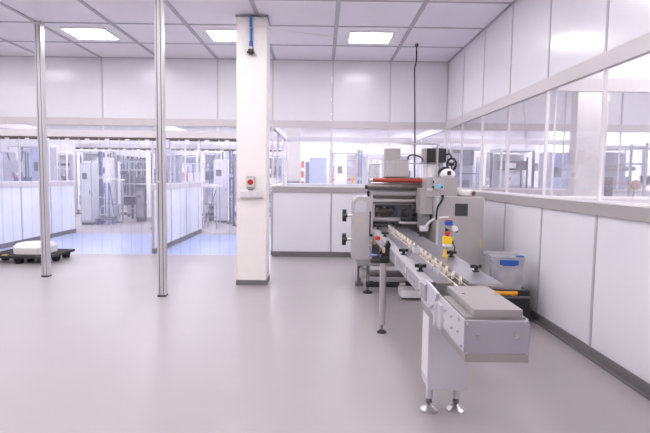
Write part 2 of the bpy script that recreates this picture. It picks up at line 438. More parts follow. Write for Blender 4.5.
# ------------------------------------------------------------------ things on the column
sw = thing('rotary_switch', (-1.033, 7.38, 1.41), 'red rotary isolator switch on the cream column', 'switch')
part('housing', sw, 'wgrey', box(-1.095, -.972, 7.315, 7.379, 1.415, 1.60, .012))
part('face_plate', sw, 'white', box(-1.085, -.982, 7.306, 7.316, 1.445, 1.585, .004))
part('knob', sw, 'red', cyl((-1.033, 7.306, 1.515), (-1.033, 7.282, 1.515), .040), box(-1.043, -1.023, 7.262, 7.284, 1.478, 1.552, .004), label='red turning knob')
part('lower_lip', sw, 'dgrey', box(-1.07, -1.0, 7.32, 7.375, 1.40, 1.416))
tr = thing('socket_strip', (-1.02, 7.38, 1.29), 'white socket strip on the column below the red switch', 'socket')
part('case', tr, 'white', box(-1.195, -.855, 7.325, 7.379, 1.292, 1.398, .008))
for i in range(3): part('socket', tr, 'rail_w', box(-1.15+i*.098, -1.075+i*.098, 7.318, 7.326, 1.315, 1.382, .004), cyl((-1.1125+i*.098, 7.3185, 1.348), (-1.1125+i*.098, 7.316, 1.348), .022))
part('underside_strip', tr, 'seam', box(-1.19, -.86, 7.33, 7.378, 1.283, 1.293))
ah = thing('air_hose', (-1.035, 7.34, 3.35), 'blue air hose with black coupling hanging on the cream column', 'hose')
part('pipe', ah, 'bluehose', cyl((-1.036, 7.345, ZC-.03), (-1.036, 7.345, 3.47), .019))
part('sleeve', ah, 'blue', cyl((-1.036, 7.345, 3.50), (-1.036, 7.345, 3.43), .027))
part('nipple', ah, 'steel', cyl((-1.036, 7.345, 3.43), (-1.036, 7.345, 3.385), .016))
part('coupling', ah, 'black', cyl((-1.036, 7.345, 3.39), (-1.036, 7.345, 3.32), .042, .03), cyl((-1.09, 7.33, 3.35), (-.985, 7.34, 3.345), .015), lathe([(.02, -.03), (.036, -.01), (.036, .01), (.02, .03)], (-1.03, 7.312, 3.35), axis='y', n=14))
part('lever', ah, 'steel', tube([(-1.01, 7.33, 3.34), (-.98, 7.33, 3.325), (-.955, 7.33, 3.315)], .005))
wire = thing('thin_wire', (-1.1, 7.32, 3.4), 'thin white wire looping from the column to the ceiling hook', 'wire')
part('cord', wire, 'white', tube([(-1.08, 7.335, 3.355), (-1.125, 7.335, 3.38), (-1.15, 7.335, 3.50), (-1.10, 7.335, 3.64), (-1.02, 7.33, 3.69), (-.80, 7.34, 3.70), (-.3, 7.75, 3.735), (.35, 8.2, 3.80), (.95, 8.5, 3.82), (1.57, 8.8, 3.86)], .004, n=6))

pc = thing('hanging_cable', (1.575, 8.83, ZC), 'black power cable hanging from the ceiling down to the machine', 'cable')
part('ceiling_gland', pc, 'black', lathe([(.012, -.05), (.03, -.03), (.035, 0)], (1.575, 8.83, ZC-.001), n=14))
part('cord', pc, 'rubber', tube([(1.575, 8.83, ZC-.03), (1.575, 8.83, 3.6), (1.545, 8.80, 3.45), (1.545, 8.76, 3.2), (1.535, 8.6, 2.6), (1.53, 8.5, 2.0), (1.53, 8.45, 1.60), (1.53, 8.4, 1.30)], .0125, n=8))

# ------------------------------------------------------------------ strip curtains
def curtain(x0, x1, y, label, pitch=.2, z1=BAR0, teeth=True, lab2=None):
    t = thing('strip_curtain', ((x0+x1)/2, y, 0), label, 'curtain', 'clear strip curtains')
    n = int(round((x1-x0)/pitch)); p = (x1-x0)/n
    part('track', t, 'steel_d', box(x0, x1, y-.03, y+.03, z1-.03, z1-.002, .003))
    for i in range(n):
        cx_ = x0+p*(i+.5); dy = .006*(1 if i % 2 else -1); w = p*.56
        def strip(bm, cx_=cx_, dy=dy, w=w, i=i):
            k = 4; ph = random.uniform(-.01, .01)
            A = [bm.verts.new((cx_-w+2*w*j/k, y+dy+.010*math.cos(PI*(j/k-.5)*1.0), z1-.04)) for j in range(k+1)]
            B = [bm.verts.new((cx_-w+2*w*j/k, y+dy+ph+.010*math.cos(PI*(j/k-.5)), .012)) for j in range(k+1)]
            for j in range(k): bm.faces.new((A[j], A[j+1], B[j+1], B[j]))
        part('strip', t, 'pvc', strip)
        if teeth:
            a = cx_-p*.5
            part('clamp_plate', t, 'track', box(a+.01, a+p*(.93 if i % 2 else .55), y-.042, y-.022, z1-.058, z1-.026),
                 *[box(a+.012+q*p*.125, a+.012+q*p*.125+p*.05, y-.046, y-.040, z1-.018, z1-.002) for q in range(7)])
    return t
curtain(-7.6, -1.27, YB+.05, 'near row of clear plastic strips hanging behind the posts')
curtain(-6.78, -3.44, 14.06, 'far clear strip curtain seen between the two posts')
curtain(-3.36, -1.06, 14.06, 'far clear strip curtain seen between the tall post and column')

# ------------------------------------------------------------------ pallet with block
pl = thing('pallet', (-5.42, 9.35, 0), 'black plastic pallet on the floor carrying a white block', 'pallet')
px0, px1, py0, py1 = -5.98, -4.80, 8.86, 9.82
dk = [box(px0, px1, py0, py0+.07, .105, .15, .008), box(px0, px1, py1-.07, py1, .105, .15, .008), box(px0, px0+.07, py0+.07, py1-.07, .105, .15, .008), box(px1-.07, px1, py0+.07, py1-.07, .105, .15, .008)]
for i in range(7): dk.append(box(px0+.12+i*.14, px0+.2+i*.14, py0+.06, py1-.06, .115, .145, .004))
for i in range(5): dk.append(box(px0+.06, px1-.06, py0+.14+i*.155, py0+.19+i*.155, .11, .14, .004))
part('deck', pl, 'rubber', *dk)
for ix in range(3):
    for iy in range(3):
        fx, fy = px0+.12+ix*.47, py0+.12+iy*.36
        part('foot', pl, 'rubber', lathe([(.055, 0), (.065, .01), (.085, .115), (.09, .12)], (fx, fy, 0), n=14))
part('sticker', pl, 'yellow', box(-5.66, -5.58, 8.92, 8.98, .150, .156))
blk = thing('foam_block', (-5.30, 9.35, .15), 'white wrapped slab with cut corners lying on the black pallet', 'block')
def octa(x0, x1, y0, y1, k): return [(x0+k, y0), (x1-k, y0), (x1, y0+k), (x1, y1-k), (x1-k, y1), (x0+k, y1), (x0, y1-k), (x0, y0+k)]
def slab(bm):
    lv = [(0, .151), (-.0, .28), (-.05, .35)]
    rows = [[bm.verts.new((u, v, z)) for u, v in octa(-5.585-q*1, -4.975+q*1, 9.04-q, 9.60+q, .11)] for q, z in [(0, .151), (.01, .27), (-.04, .335)]]
    for A, B in zip(rows, rows[1:]):
        for j in range(8): bm.faces.new((A[j], A[(j+1) % 8], B[(j+1) % 8], B[j]))
    bm.faces.new(rows[0][::-1]); bm.faces.new(rows[-1])
part('slab', blk, 'foam', slab)
part('wrap_fold', blk, 'white', box(-5.46, -5.1, 9.026, 9.04, .24, .26))

# ------------------------------------------------------------------ small hardware helpers
def level_foot(parent, x, y, ztop, disc=.062, sleeve='lgrey', name='levelling_foot', m='steel'):
    f = part(name, parent, m, lathe([(disc, 0), (disc, .012), (disc*.55, .03), (.016, .042)], (x, y, 0), n=22))
    part('threaded_rod', f, 'dgrey', cyl((x, y, .04), (x, y, ztop-.05), .013, n=12), cyl((x, y, .055), (x, y, .075), .022, n=6))
    part('sleeve', f, sleeve, cyl((x, y, ztop-.1), (x, y, ztop+.01), .024))
    return f
def star_knob(parent, x, y, z, s=1.0):
    pts = []
    for i in range(40):
        a = 2*PI*i/40; r = (.030+.013*math.cos(4*a))*s; pts.append((x+r*math.cos(a), y+r*math.sin(a)))
    return part('star_knob', parent, 'black', cyl((x, y, z), (x, y, z+.030*s), .014*s), cyl((x, y, z), (x, y, z+.008), .028*s), prism(pts, 'z', z+.028*s, z+.052*s))

# ------------------------------------------------------------------ infeed conveyor
cv = thing('infeed_conveyor', (.95, 4.7, 0), 'long stainless infeed conveyor with white lug chain reaching towards the viewer', 'conveyor')
eh = part('end_housing', cv, 'lgrey', box(.725, 1.044, 2.500, 3.62, .72, .887, .003))
ep = part('end_plate', eh, 'endplate', box(.720, 1.048, 2.486, 2.4995, .7225, .892, .003))
for x, z in ((.788, .815), (.980, .820)):
    part('bolt', eh, 'steel', cyl((x, 2.486, z), (x, 2.470, z), .010, n=6), cyl((x, 2.487, z), (x, 2.481, z), .015))
for x in (.733, 1.036):
    for z in (.727, .877): part('screw', eh, 'steel', cyl((x, 2.487, z), (x, 2.482, z), .007, n=10))
for y, z in ((2.89, .84), (2.753, .843), (2.60, .872), (2.745, .783), (2.55, .745), (3.02, .80), (2.93, .77), (2.62, .80)):
    part('bolt', eh, 'steel', cyl((.726, y, z), (.714, y, z), .009, n=10))
part('side_bracket', eh, 'lgrey', box(.708, .726, 2.955, 3.06, .70, .85, .003), box(.690, .712, 3.03, 3.06, .70, .85, .003))
part('base_strip', cv, 'steel_d', box(.725, 1.047, 2.484, 3.62, .681, .7215, .002))
part('side_skirt', cv, 'white', box(1.0445, 1.052, 2.52, 3.6, .7225, .895, .002))
ec = part('end_cover', cv, 'cover', box(.772, 1.020, 2.512, 3.07, .903, .944, .003))
part('ledge', ec, 'steel_d', box(.730, 1.040, 2.52, 2.98, .888, .9025, .001))
for x in (.815, 1.0):
    part('screw', ec, 'steel_d', lathe([(.010, 0), (.010, .005), (.005, .008)], (x, 2.86, .944), n=10))
part('gap_shade', cv, 'black', box(.735, 1.035, 2.985, 3.60, .8875, .9015))  # solid black block painted as the shaded gap under the table front
tl = part('table_plate', cv, 'plate', box(.752, .868, 3.27, 7.06, .908, .918, .001))
part('lip', tl, 'steel', box(.752, .868, 3.267, 3.27, .900, .918), box(.752, .7545, 3.27, 7.06, .918, .926))
tr_ = part('table_plate', cv, 'plate', box(.960, 1.190, 3.27, 7.06, .908, .918, .001))
part('lip', tr_, 'steel', box(.960, 1.190, 3.267, 3.27, .902, .918), box(.958, .962, 3.27, 7.06, .918, .935))
ch = part('lug_chain', cv, 'cream', box(.872, .882, 3.22, 7.06, .892, .914, .002), box(.946, .952, 3.22, 7.06, .892, .908, .001), label='cream plastic lug chain')
part('chain_bed', ch, 'mgrey', box(.869, .957, 3.22, 7.06, .880, .892))
y = 3.30
while y < 7.0:
    part('pusher_lug', ch, 'cream', prism([(y, .893), (y+.045, .893), (y+.045, .899), (y+.016, .902), (y+.013, .957), (y, .957)], 'x', .910, .928), box(.882, .946, y, y+.012, .8925, .898))
    y += .19
sr = part('side_rail', cv, 'railgrey', prism([(.690, .785), (.722, .780), (.750, .780), (.750, .915), (.722, .915), (.715, .905), (.690, .890)], 'y', 3.33, 7.0))
part('slot', sr, 'mgrey', box(.687, .691, 3.7, 3.95, .83, .845))
for i in range(1, 5): part('slot', sr, 'mgrey', box(.687, .691, 3.7+i*.62, 3.95+i*.62, .83, .845))
for i in range(6):
    yy = 3.45+i*.6
    part('bracket', sr, 'lgrey', box(.681, .690, yy, yy+.05, .79, .885, .002))
    part('bolt', sr, 'steel_d', cyl((.682, yy+.025, .825), (.674, yy+.025, .825), .010, n=8))
part('end_gusset', sr, 'lgrey', prism([(3.05, .900), (3.40, .915), (3.40, .78), (3.30, .74), (3.12, .82)], 'x', .706, .7245))
part('side_rail', cv, 'lgrey', box(1.055, 1.085, 3.64, 6.9, .79, .905))
part('under_tray', cv, 'mgrey', box(.76, 1.05, 3.63, 6.9, .70, .79))
for x, yy, zz in ((.732, 3.71, .915), (.735, 4.51, .915), (.738, 5.90, .915), (.738, 6.75, .915), (1.141, 3.70, .918), (1.165, 5.95, .918), (1.138, 4.40, .918)): star_knob(cv, x, yy, zz)
# guide pieces standing on the table
part('clear_guide', cv, 'clear', box(.83, .87, 4.45, 4.62, .918, .985, .004), box(.82, .86, 3.62, 3.74, .918, .95, .004))
# front leg column with two feet
lg = part('leg_column', cv, 'lgrey', prism([(.722, .19), (.976, .19), (.976, .681), (.716, .681), (.716, .24)], 'y', 3.29, 3.50))
part('side_sheet', lg, 'white', box(.7145, .7165, 3.30, 3.49, .26, .68))  # white sheet over the leg's whole left face, paler than the rest
for x in (.755, .940): level_foot(lg, x, 3.40, .19)
# slim rear legs
for x in (.632, 1.16):
    rl = part('leg', cv, 'steel', cyl((x, 5.15, .09), (x, 5.15, .735), .033, n=22))
    part('threaded_rod', rl, 'dgrey', cyl((x, 5.15, .02), (x, 5.15, .10), .012, n=10))
    part('foot_disc', rl, 'rubber', lathe([(.05, 0), (.05, .012), (.03, .026), (.015, .032)], (x, 5.15, 0), n=20))
    part('leg_bracket', rl, 'steel_d', box(min(x, .70 if x < 1 else 1.06), max(x, .70 if x < 1 else 1.06), 5.12, 5.18, .70, .735, .003))
hd = part('clamp_block', cv, 'black', box(.585, .69, 5.09, 5.21, .735, .80, .008), prism([(.60, .80), (.69, .80), (.70, .93), (.675, .97), (.64, .90)], 'y', 5.11, 5.19), cyl((.59, 5.15, .85), (.66, 5.15, .85), .03), box(.50, .60, 5.11, 5.19, .735, .765, .006))
part('yellow_tag', hd, 'card', lathe([(.008, -.03), (.015, -.015), (.015, .015), (.008, .03)], (.628, 5.095, .87), n=14))
part('red_button', hd, 'red', cyl((.60, 5.6, .93), (.60, 5.57, .93), .018), box(.59, .65, 5.6, 5.66, .91, .95, .006))
part('brown_terminal', hd, 'brown', box(.53, .56, 5.58, 5.62, .86, .90, .004), box(.575, .605, 5.58, 5.62, .86, .90, .004))
part('blue_lever', hd, 'far_blue', box(.50, .58, 5.25, 5.3, .775, .80, .006), cyl((.52, 5.28, .80), (.51, 5.3, .88), .012))
# emergency stop stand on the right plate
es = part('sensor_stand', cv, 'steel', cyl((1.125, 4.33, .918), (1.125, 4.33, 1.20), .009), cyl((1.165, 4.36, .918), (1.165, 4.36, 1.15), .007), box(1.10, 1.19, 4.34, 4.35, 1.14, 1.16))
bx_ = part('stop_box', es, 'yellow', box(1.060, 1.134, 4.25, 4.315, 1.035, 1.10, .006), label='yellow emergency stop box')
part('stop_base', es, 'white', box(1.062, 1.132, 4.252, 4.313, 1.012, 1.0355, .004))
part('stop_button', es, 'red', lathe([(.014, 0), (.014, .018), (.026, .022), (.026, .034), (.016, .042)], (1.097, 4.282, 1.10), n=18), label='red mushroom button')
part('sensor_head', es, 'blue', box(1.075, 1.140, 4.27, 4.325, 1.195, 1.235, .006), label='blue sensor head')
part('sensor_cap', es, 'red', box(1.082, 1.132, 4.275, 4.32, 1.235, 1.244, .003))
part('lens', es, 'clear', box(1.09, 1.13, 4.28, 4.32, 1.165, 1.195, .004))
part('dial', es, 'white', cyl((1.165, 4.34, 1.165), (1.165, 4.29, 1.165), .026))
part('junction_block', es, 'black', box(1.17, 1.20, 4.32, 4.36, 1.13, 1.18, .006), box(1.135, 1.155, 4.28, 4.32, 1.03, 1.06, .004), box(1.085, 1.105, 4.30, 4.33, 1.11, 1.18, .003))
part('lead', es, 'rubber', tube([(1.15, 4.30, 1.04), (1.17, 4.30, 1.0), (1.165, 4.32, .96), (1.14, 4.33, .93)], .005, n=6))
part('amber_tab', es, 'amber', box(1.063, 1.088, 4.26, 4.29, .94, .985, .004), box(1.06, 1.10, 4.24, 4.30, .918, .94, .003))

for o in [es]+list(es.children): o.data.transform(Matrix.Translation((-.006, .10, .0)))

# ------------------------------------------------------------------ wrapping machine
wm = thing('wrapping_machine', (1.2, 7.6, 0), 'large grey packaging machine with red roller and black motor at the back', 'machine')
arc = [(.42+.10-.10*math.cos(t), 1.24+.10*math.sin(t)) for t in [i*PI/2/6 for i in range(7)]]
lh = part('left_housing', wm, 'wgrey', prism([(.42, .484)]+arc+[(.69, 1.34), (.69, .484)], 'y', 6.9, 7.3))
part('slot', lh, 'black', box(.646, .664, 6.892, 6.901, .80, 1.14, .003), box(.655, .70, 6.88, 6.90, .80, .835, .004))
part('inspection_cover', lh, 'lgrey', prism([(.445, 1.13), (.445, 1.22), (.47, 1.27), (.53, 1.29), (.60, 1.27), (.60, 1.13)], 'y', 6.894, 6.9005))
part('warning_label', lh, 'amber', box(.48, .56, 6.897, 6.9005, 1.02, 1.028), box(.50, .51, 6.897, 6.9005, .92, 1.0))
part('red_mark', lh, 'red', box(.49, .56, 6.95, 6.99, 1.34, 1.343))
for z in (1.075, .745):
    pts = []
    for i in range(40):
        a = 2*PI*i/40; r = .058+.026*math.cos(4*a); pts.append((7.0+r*math.cos(a), z+r*math.sin(a)))
    hk = part('hand_knob', lh, 'black', prism(pts, 'x', .280, .335), cyl((.32, 7.0, z), (.35, 7.0, z), .028))
    part('stem', hk, 'steel', cyl((.35, 7.0, z), (.422, 7.0, z), .019))
part('top_knob', lh, 'black', lathe([(.015, 0), (.015, .02), (.024, .03), (.024, .07), (.012, .08)], (.635, 7.0, 1.34), n=14))
part('platform', wm, 'mgrey', box(.487, 1.40, 6.86, 8.3, .40, .483, .004))
part('inner_body', wm, 'mgrey', box(.69, 1.50, 7.22, 8.4, .484, 1.30, .004))
fp = part('front_frame', wm, 'steel', *frame_xz(.692, 1.30, 1.00, 1.275, 7.10, 7.215, .045))
part('guard_window', fp, 'guard', box(.735, 1.258, 7.11, 7.116, 1.045, 1.23))
part('sealing_unit', wm, 'dark_in', box(.75, 1.02, 7.13, 7.21, 1.06, 1.20, .006), cyl((.78, 7.14, 1.13), (1.0, 7.14, 1.13), .05), label='dark brown sealing unit behind the window')
part('dark_strip', wm, 'black', box(.70, 1.30, 7.09, 7.10, 1.243, 1.256))
for i, (x, z, mm) in enumerate(((.775, 1.15, 'card'), (.83, 1.10, 'black'), (.875, 1.165, 'cream'), (.92, 1.11, 'brown'), (.965, 1.16, 'steel_d'), (.80, 1.09, 'brown'), (.99, 1.10, 'card'))): part('sealing_pad', wm, mm, box(x-.018, x+.018, 7.118, 7.135, z-.03, z+.03, .003))
part('blue_film_edge', wm, 'blue', box(1.03, 1.05, 7.12, 7.2, 1.06, 1.20, .004))
mech = part('sealing_jaw', wm, 'motor', cyl((1.12, 7.08, 1.12), (1.42, 7.08, 1.12), .045), cyl((1.10, 7.06, 1.03), (1.44, 7.06, 1.03), .036), box(1.16, 1.24, 6.98, 7.08, .96, 1.16, .008), box(1.30, 1.40, 6.95, 7.10, .93, 1.10, .008), cyl((1.20, 6.98, 1.08), (1.20, 6.88, 1.08), .03))
part('jaw_roller', mech, 'steel', cyl((1.06, 6.96, .985), (1.30, 6.96, .985), .022), cyl((1.30, 6.9, 1.0), (1.42, 6.9, .96), .016))
part('throat_guide', mech, 'black', box(.72, .90, 7.0, 7.09, .965, .995, .004), box(1.0, 1.10, 6.98, 7.1, .94, 1.0, .006))
part('white_hose', wm, 'white', tube([(1.33, 6.5, .97), (1.37, 6.46, 1.04), (1.44, 6.42, 1.09), (1.54, 6.39, 1.11), (1.60, 6.395, 1.11)], .016, n=10))
part('white_block', wm, 'white', box(1.27, 1.37, 6.5, 6.6, .92, .985, .006))
# film rollers over the front
for nm, m, x0, x1, z, r, yy in (('red_roller', 'redroll', .685, 1.36, 1.568, .029, 6.93), ('steel_roller', 'rollsteel', .615, 1.40, 1.475, .044, 6.93), ('guide_roller', 'wgrey', .70, 1.34, 1.392, .036, 6.98), ('guide_roller', 'steel', .69, 1.33, 1.288, .030, 7.0)):
    r_ = part(nm, wm, m, cyl((x0, yy, z), (x1, yy, z), r, n=24))
    part('journal', r_, 'black' if nm == 'steel_roller' else 'steel', cyl((x0-.035, yy, z), (x0, yy, z), r*.7))
    part('journal', r_, 'black' if nm == 'steel_roller' else 'steel', cyl((x1, yy, z), (x1+.03, yy, z), r*.7))
part('film_web', wm, 'film', prism([(6.965, 1.42), (6.972, 1.42), (7.05, 1.335), (7.043, 1.33)], 'x', .70, 1.30), prism([(6.985, 1.335), (6.992, 1.33), (7.08, 1.29), (7.08, 1.30)], 'x', .70, 1.28), label='shiny packaging film between the rollers')
part('roller_plate', wm, 'wgrey', prism([(6.98, 1.30), (7.3, 1.30), (7.3, 1.60), (6.98, 1.56)], 'x', .65, .668))
part('roller_plate', wm, 'wgrey', prism([(6.98, 1.30), (7.3, 1.30), (7.3, 1.60), (6.98, 1.56)], 'x', 1.335, 1.36))
part('tie_bar', wm, 'steel', box(.668, 1.335, 7.2, 7.3, 1.30, 1.34), cyl((.668, 7.15, 1.52), (1.335, 7.15, 1.52), .02))
part('clear_end_guard', wm, 'clear', box(.655, .80, 7.16, 7.165, 1.58, 1.80))
part('guard_rod', wm, 'steel', cyl((.655, 7.16, 1.80), (.86, 7.16, 1.80), .008), cyl((.655, 7.16, 1.58), (.655, 7.16, 1.80), .006))
# boxes on top
part('rear_box', wm, 'ggrey', box(.885, 1.095, 7.18, 7.40, 1.60, 2.015, .008))
fb = part('front_box', wm, 'wgrey', box(.868, 1.172, 6.93, 7.175, 1.615, 1.835, .010))
part('lid', fb, 'wgrey', box(.98, 1.176, 6.926, 7.177, 1.833, 1.85, .006))
part('seam', fb, 'ggrey', box(.985, .989, 6.9285, 6.931, 1.62, 1.83))
part('box_support', wm, 'steel_d', box(.85, 1.35, 7.0, 7.16, 1.597, 1.613, .003), box(1.18, 1.46, 6.98, 7.0, 1.795, 1.812, .003))
mo = part('motor', wm, 'motor', box(1.40, 1.66, 6.86, 7.10, 1.815, 2.005, .008), *[box(1.41+i*.024, 1.42+i*.024, 6.853, 6.862, 1.83, 1.99) for i in range(11)], label='finned black motor')
part('end_shield', mo, 'ggrey', box(1.368, 1.40, 6.87, 7.09, 1.80, 2.01, .008))
part('motor_pipe', mo, 'steel', box(1.515, 1.545, 6.835, 6.852, 1.80, 2.02))
part('motor_stand', wm, 'white', lathe([(.085, 1.62), (.085, 1.76), (.06, 1.80), (.06, 1.815)], (1.50, 6.98, 0), n=18))
part('pole', wm, 'steel', cyl((1.53, 6.80, 1.62), (1.53, 6.80, 2.07), .011), cyl((1.02, 6.80, 2.055), (1.53, 6.80, 2.055), .009), cyl((1.515, 6.80, 2.055), (1.545, 6.80, 2.055), .022), cyl((1.28, 6.82, 1.60), (1.28, 6.82, 1.80), .007))
hw = part('hand_wheel', wm, 'black', ring((1.745, 6.9, 1.795), .078, .016, 'x', rz=.62), cyl((1.70, 6.9, 1.795), (1.77, 6.9, 1.795), .022), label='black hand wheel')
part('spoke', hw, 'black', *[cyl((1.745, 6.9, 1.795), (1.745-.07*math.cos(a)*math.sin(.62), 6.9+.07*math.cos(a)*math.cos(.62), 1.795+.07*math.sin(a)), .008) for a in (.5, .5+2*PI/3, .5+4*PI/3)])
for pts, r in (([(1.70, 6.86, 1.74), (1.62, 6.84, 1.74), (1.56, 6.83, 1.69), (1.535, 6.84, 1.62)], .017), ([(1.66, 6.88, 1.92), (1.71, 6.88, 1.93), (1.745, 6.88, 1.87)], .012), ([(1.16, 6.95, 1.85), (1.17, 6.93, 1.90), (1.24, 6.93, 1.915), (1.34, 6.93, 1.88), (1.37, 6.93, 1.83)], .011)): part('motor_lead', wm, 'rubber', tube(pts, r))
# head box and gear box
hb = part('control_head', wm, 'ggrey', box(1.355, 1.755, 6.60, 7.0, 1.36, 1.615, .008))
part('control_panel', hb, 'wgrey', box(1.435, 1.575, 6.588, 6.601, 1.445, 1.60, .005))
part('display', hb, 'cyan', box(1.455, 1.565, 6.581, 6.589, 1.475, 1.525, .003))
part('indicator', hb, 'black', cyl((1.548, 6.582, 1.49), (1.548, 6.57, 1.49), .012), cyl((1.435, 6.59, 1.49), (1.435, 6.575, 1.49), .012), box(1.43, 1.445, 6.58, 6.588, 1.54, 1.57))
part('name_strip', hb, 'lgrey', box(1.36, 1.43, 6.592, 6.601, 1.44, 1.475))
part('gear_box', wm, 'ggrey', box(1.285, 1.448, 6.62, 6.95, 1.13, 1.36, .008), box(1.285, 1.36, 6.64, 6.95, 1.36, 1.47, .006))
part('gear_foot', wm, 'mgrey', box(1.30, 1.42, 6.66, 6.9, .93, 1.13, .006))
# right cabinet
rc = part('right_cabinet', wm, 'ggrey', box(1.45, 2.05, 6.40, 8.3, .12, 1.372, .012))
part('viewing_port', rc, 'motor', box(1.680, 1.842, 6.392, 6.401, 1.130, 1.288, .004))
part('door_edge', rc, 'lgrey', box(1.448, 1.478, 6.392, 6.402, .30, 1.36, .004))
part('cable', rc, 'rubber', tube([(1.50, 6.39, 1.372), (1.52, 6.375, 1.385), (1.50, 6.37, 1.32), (1.455, 6.375, 1.24), (1.445, 6.38, 1.14), (1.445, 6.385, 1.08)], .013))
part('tape', rc, 'yellow', box(2.02, 2.03, 6.397, 6.4005, .72, .84))
for x, yy in ((1.52, 6.5), (1.98, 6.5), (1.52, 8.2), (1.98, 8.2)): level_foot(rc, x, yy, .12, sleeve='mgrey')
# base
bt = part('cross_tube', wm, 'mgrey', cyl((.62, 6.98, .30), (1.55, 6.98, .30), .018), box(.70, 1.0, 6.95, 6.98, .375, .395))
part('cross_tube', wm, 'steel_d', cyl((.60, 7.2, .225), (1.55, 7.2, .225), .045))
dt = part('drive_tube', wm, 'rubber', cyl((.62, 6.96, .125), (1.55, 6.96, .125), .042))
part('bright_sleeve', dt, 'steel', cyl((.72, 6.93, .175), (1.10, 6.93, .175), .010), cyl((1.08, 6.95, .125), (1.16, 6.95, .125), .046))
part('roller_end', wm, 'white', cyl((.55, 7.2, .24), (.68, 7.2, .24), .07))
for x, yy in ((.645, 6.97), (.66, 8.15), (1.40, 8.15)): level_foot(wm, x, yy, .25, .07, 'mgrey', m='rubber')
part('leg_tube', wm, 'dgrey', box(.53, .58, 7.42, 7.47, .05, .40))
part('leg_tube', wm, 'dgrey', box(.625, .665, 6.95, 6.99, .16, .40))
part('foot_pad', wm, 'dgrey', box(.50, .62, 7.38, 7.5, 0, .05, .005))
part('floor_box', wm, 'white', box(1.05, 1.46, 6.55, 6.85, .03, .13, .006))
for x in (1.1, 1.4): part('pad', wm, 'rubber', box(x-.03, x+.03, 6.6, 6.8, 0, .03))

# loose things on the machine
btl = thing('plastic_bottle', (1.655, 6.72, 1.615), 'round white plastic bottle with black cap on the machine head', 'bottle')
part('body', btl, 'white', lathe([(.075, 0), (.095, .02), (.095, .06), (.06, .10), (.03, .115)], (1.655, 6.72, 1.6155), n=22))
part('cap', btl, 'black', box(1.625, 1.672, 6.615, 6.64, 1.645, 1.70, .006), cyl((1.65, 6.70, 1.67), (1.65, 6.635, 1.67), .02))
fc = thing('film_core', (1.75, 6.52, 1.372), 'empty cardboard film core lying on the grey cabinet', 'roll')
part('tube', fc, 'card', cyl((1.80, 6.70, 1.4135), (1.915, 6.43, 1.4135), .040, n=22))
part('bore_shade', fc, 'dark_in', cyl((1.913, 6.4347, 1.4135), (1.9163, 6.4270, 1.4135), .029, n=18))  # dark disc painted as the shaded hollow of the tube
part('wrapping', fc, 'white', cyl((1.803, 6.693, 1.4135), (1.907, 6.4488, 1.4135), .0405, n=22, caps=False))

# ------------------------------------------------------------------ storage box beside the right wall
cs_ = thing('tool_case', (2.08, 5.85, 0), 'black case with orange handle on the floor under the plastic box', 'case')
part('body', cs_, 'black', box(1.86, 2.30, 5.47, 6.10, .012, .383, .015))
part('lid_rim', cs_, 'dgrey', box(1.85, 2.31, 5.46, 6.11, .30, .325, .006))
part('handle', cs_, 'orange', tube([(1.80, 5.62, .412), (1.81, 5.50, .405), (1.84, 5.42, .385), (1.92, 5.40, .372), (2.12, 5.40, .372)], .022, n=12), label='orange handle bar')
part('handle_mount', cs_, 'orange', box(2.06, 2.11, 5.40, 5.475, .34, .372, .006))
for x in (1.9, 2.26): part('foot', cs_, 'rubber', box(x-.03, x+.03, 5.6, 6.15, 0, .014))
BX, BY = 2.05, 5.52                                   # front edge middle of the turned box
sb = thing('storage_box', (BX-.012, BY, .384), 'clear plastic storage box with blue clips beside the right wall', 'box')
def tub(bm):
    rows = [[bm.verts.new((BX+sx*hx, BY+yy+q*k, z)) for sx, yy, q in ((-1, .0, 1), (1, .0, 1), (1, .45, -1), (-1, .45, -1))] for hx, k, z in ((.155, .015, .3855), (.172, 0, .718))]
    for j in range(4): bm.faces.new((rows[0][j], rows[0][(j+1) % 4], rows[1][(j+1) % 4], rows[1][j]))
    bm.faces.new(rows[0])
part('tub', sb, 'clear', tub, smooth=False)
part('rim', sb, 'clear', box(BX-.19, BX+.18, BY-.012, BY+.006, .708, .730), box(BX-.19, BX+.18, BY+.444, BY+.462, .708, .730), box(BX-.19, BX-.162, BY+.006, BY+.444, .708, .730), box(BX+.162, BX+.18, BY+.006, BY+.444, .708, .730))
part('lid', sb, 'clear', box(BX-.178, BX+.178, BY-.01, BY+.46, .731, .746, .004))
part('clip', sb, 'blue', box(BX-.09, BX+.11, BY-.03, BY-.011, .663, .718, .006), box(BX-.06, BX+.08, BY-.034, BY-.026, .653, .668, .004), label='blue front clip')
part('clip', sb, 'blue', box(BX+.09, BX+.175, BY+.0, BY+.09, .747, .763, .006), label='blue lid clip')
sb.rotation_euler.z = -math.radians(8)
pap = thing('paper_stack', (2.05, 5.62, .388), 'white and blue leaflets standing inside the clear storage box', 'papers')
part('sheet', pap, 'white', box(1.99, 2.11, 5.57, 5.574, .388, .655), label='white leaflet')
part('sheet', pap, 'screenb', box(1.955, 2.095, 5.60, 5.604, .388, .615), label='pale blue leaflet')
tag(part('grey_tray', None, 'far_light', box(1.96, 2.15, 5.66, 5.92, .388, .468, .01)), 'pale grey tray lying inside the clear storage box', 'tray')
tag(part('small_carton', None, 'white', box(2.12, 2.178, 5.555, 5.62, .388, .448, .006)), 'small white carton inside the clear box', 'carton')
tag(part('tape_reel', None, 'blue', ring((2.05, 5.78, .493), .05, .022, 'z')), 'blue tape reel on the grey tray in the clear box', 'tape')

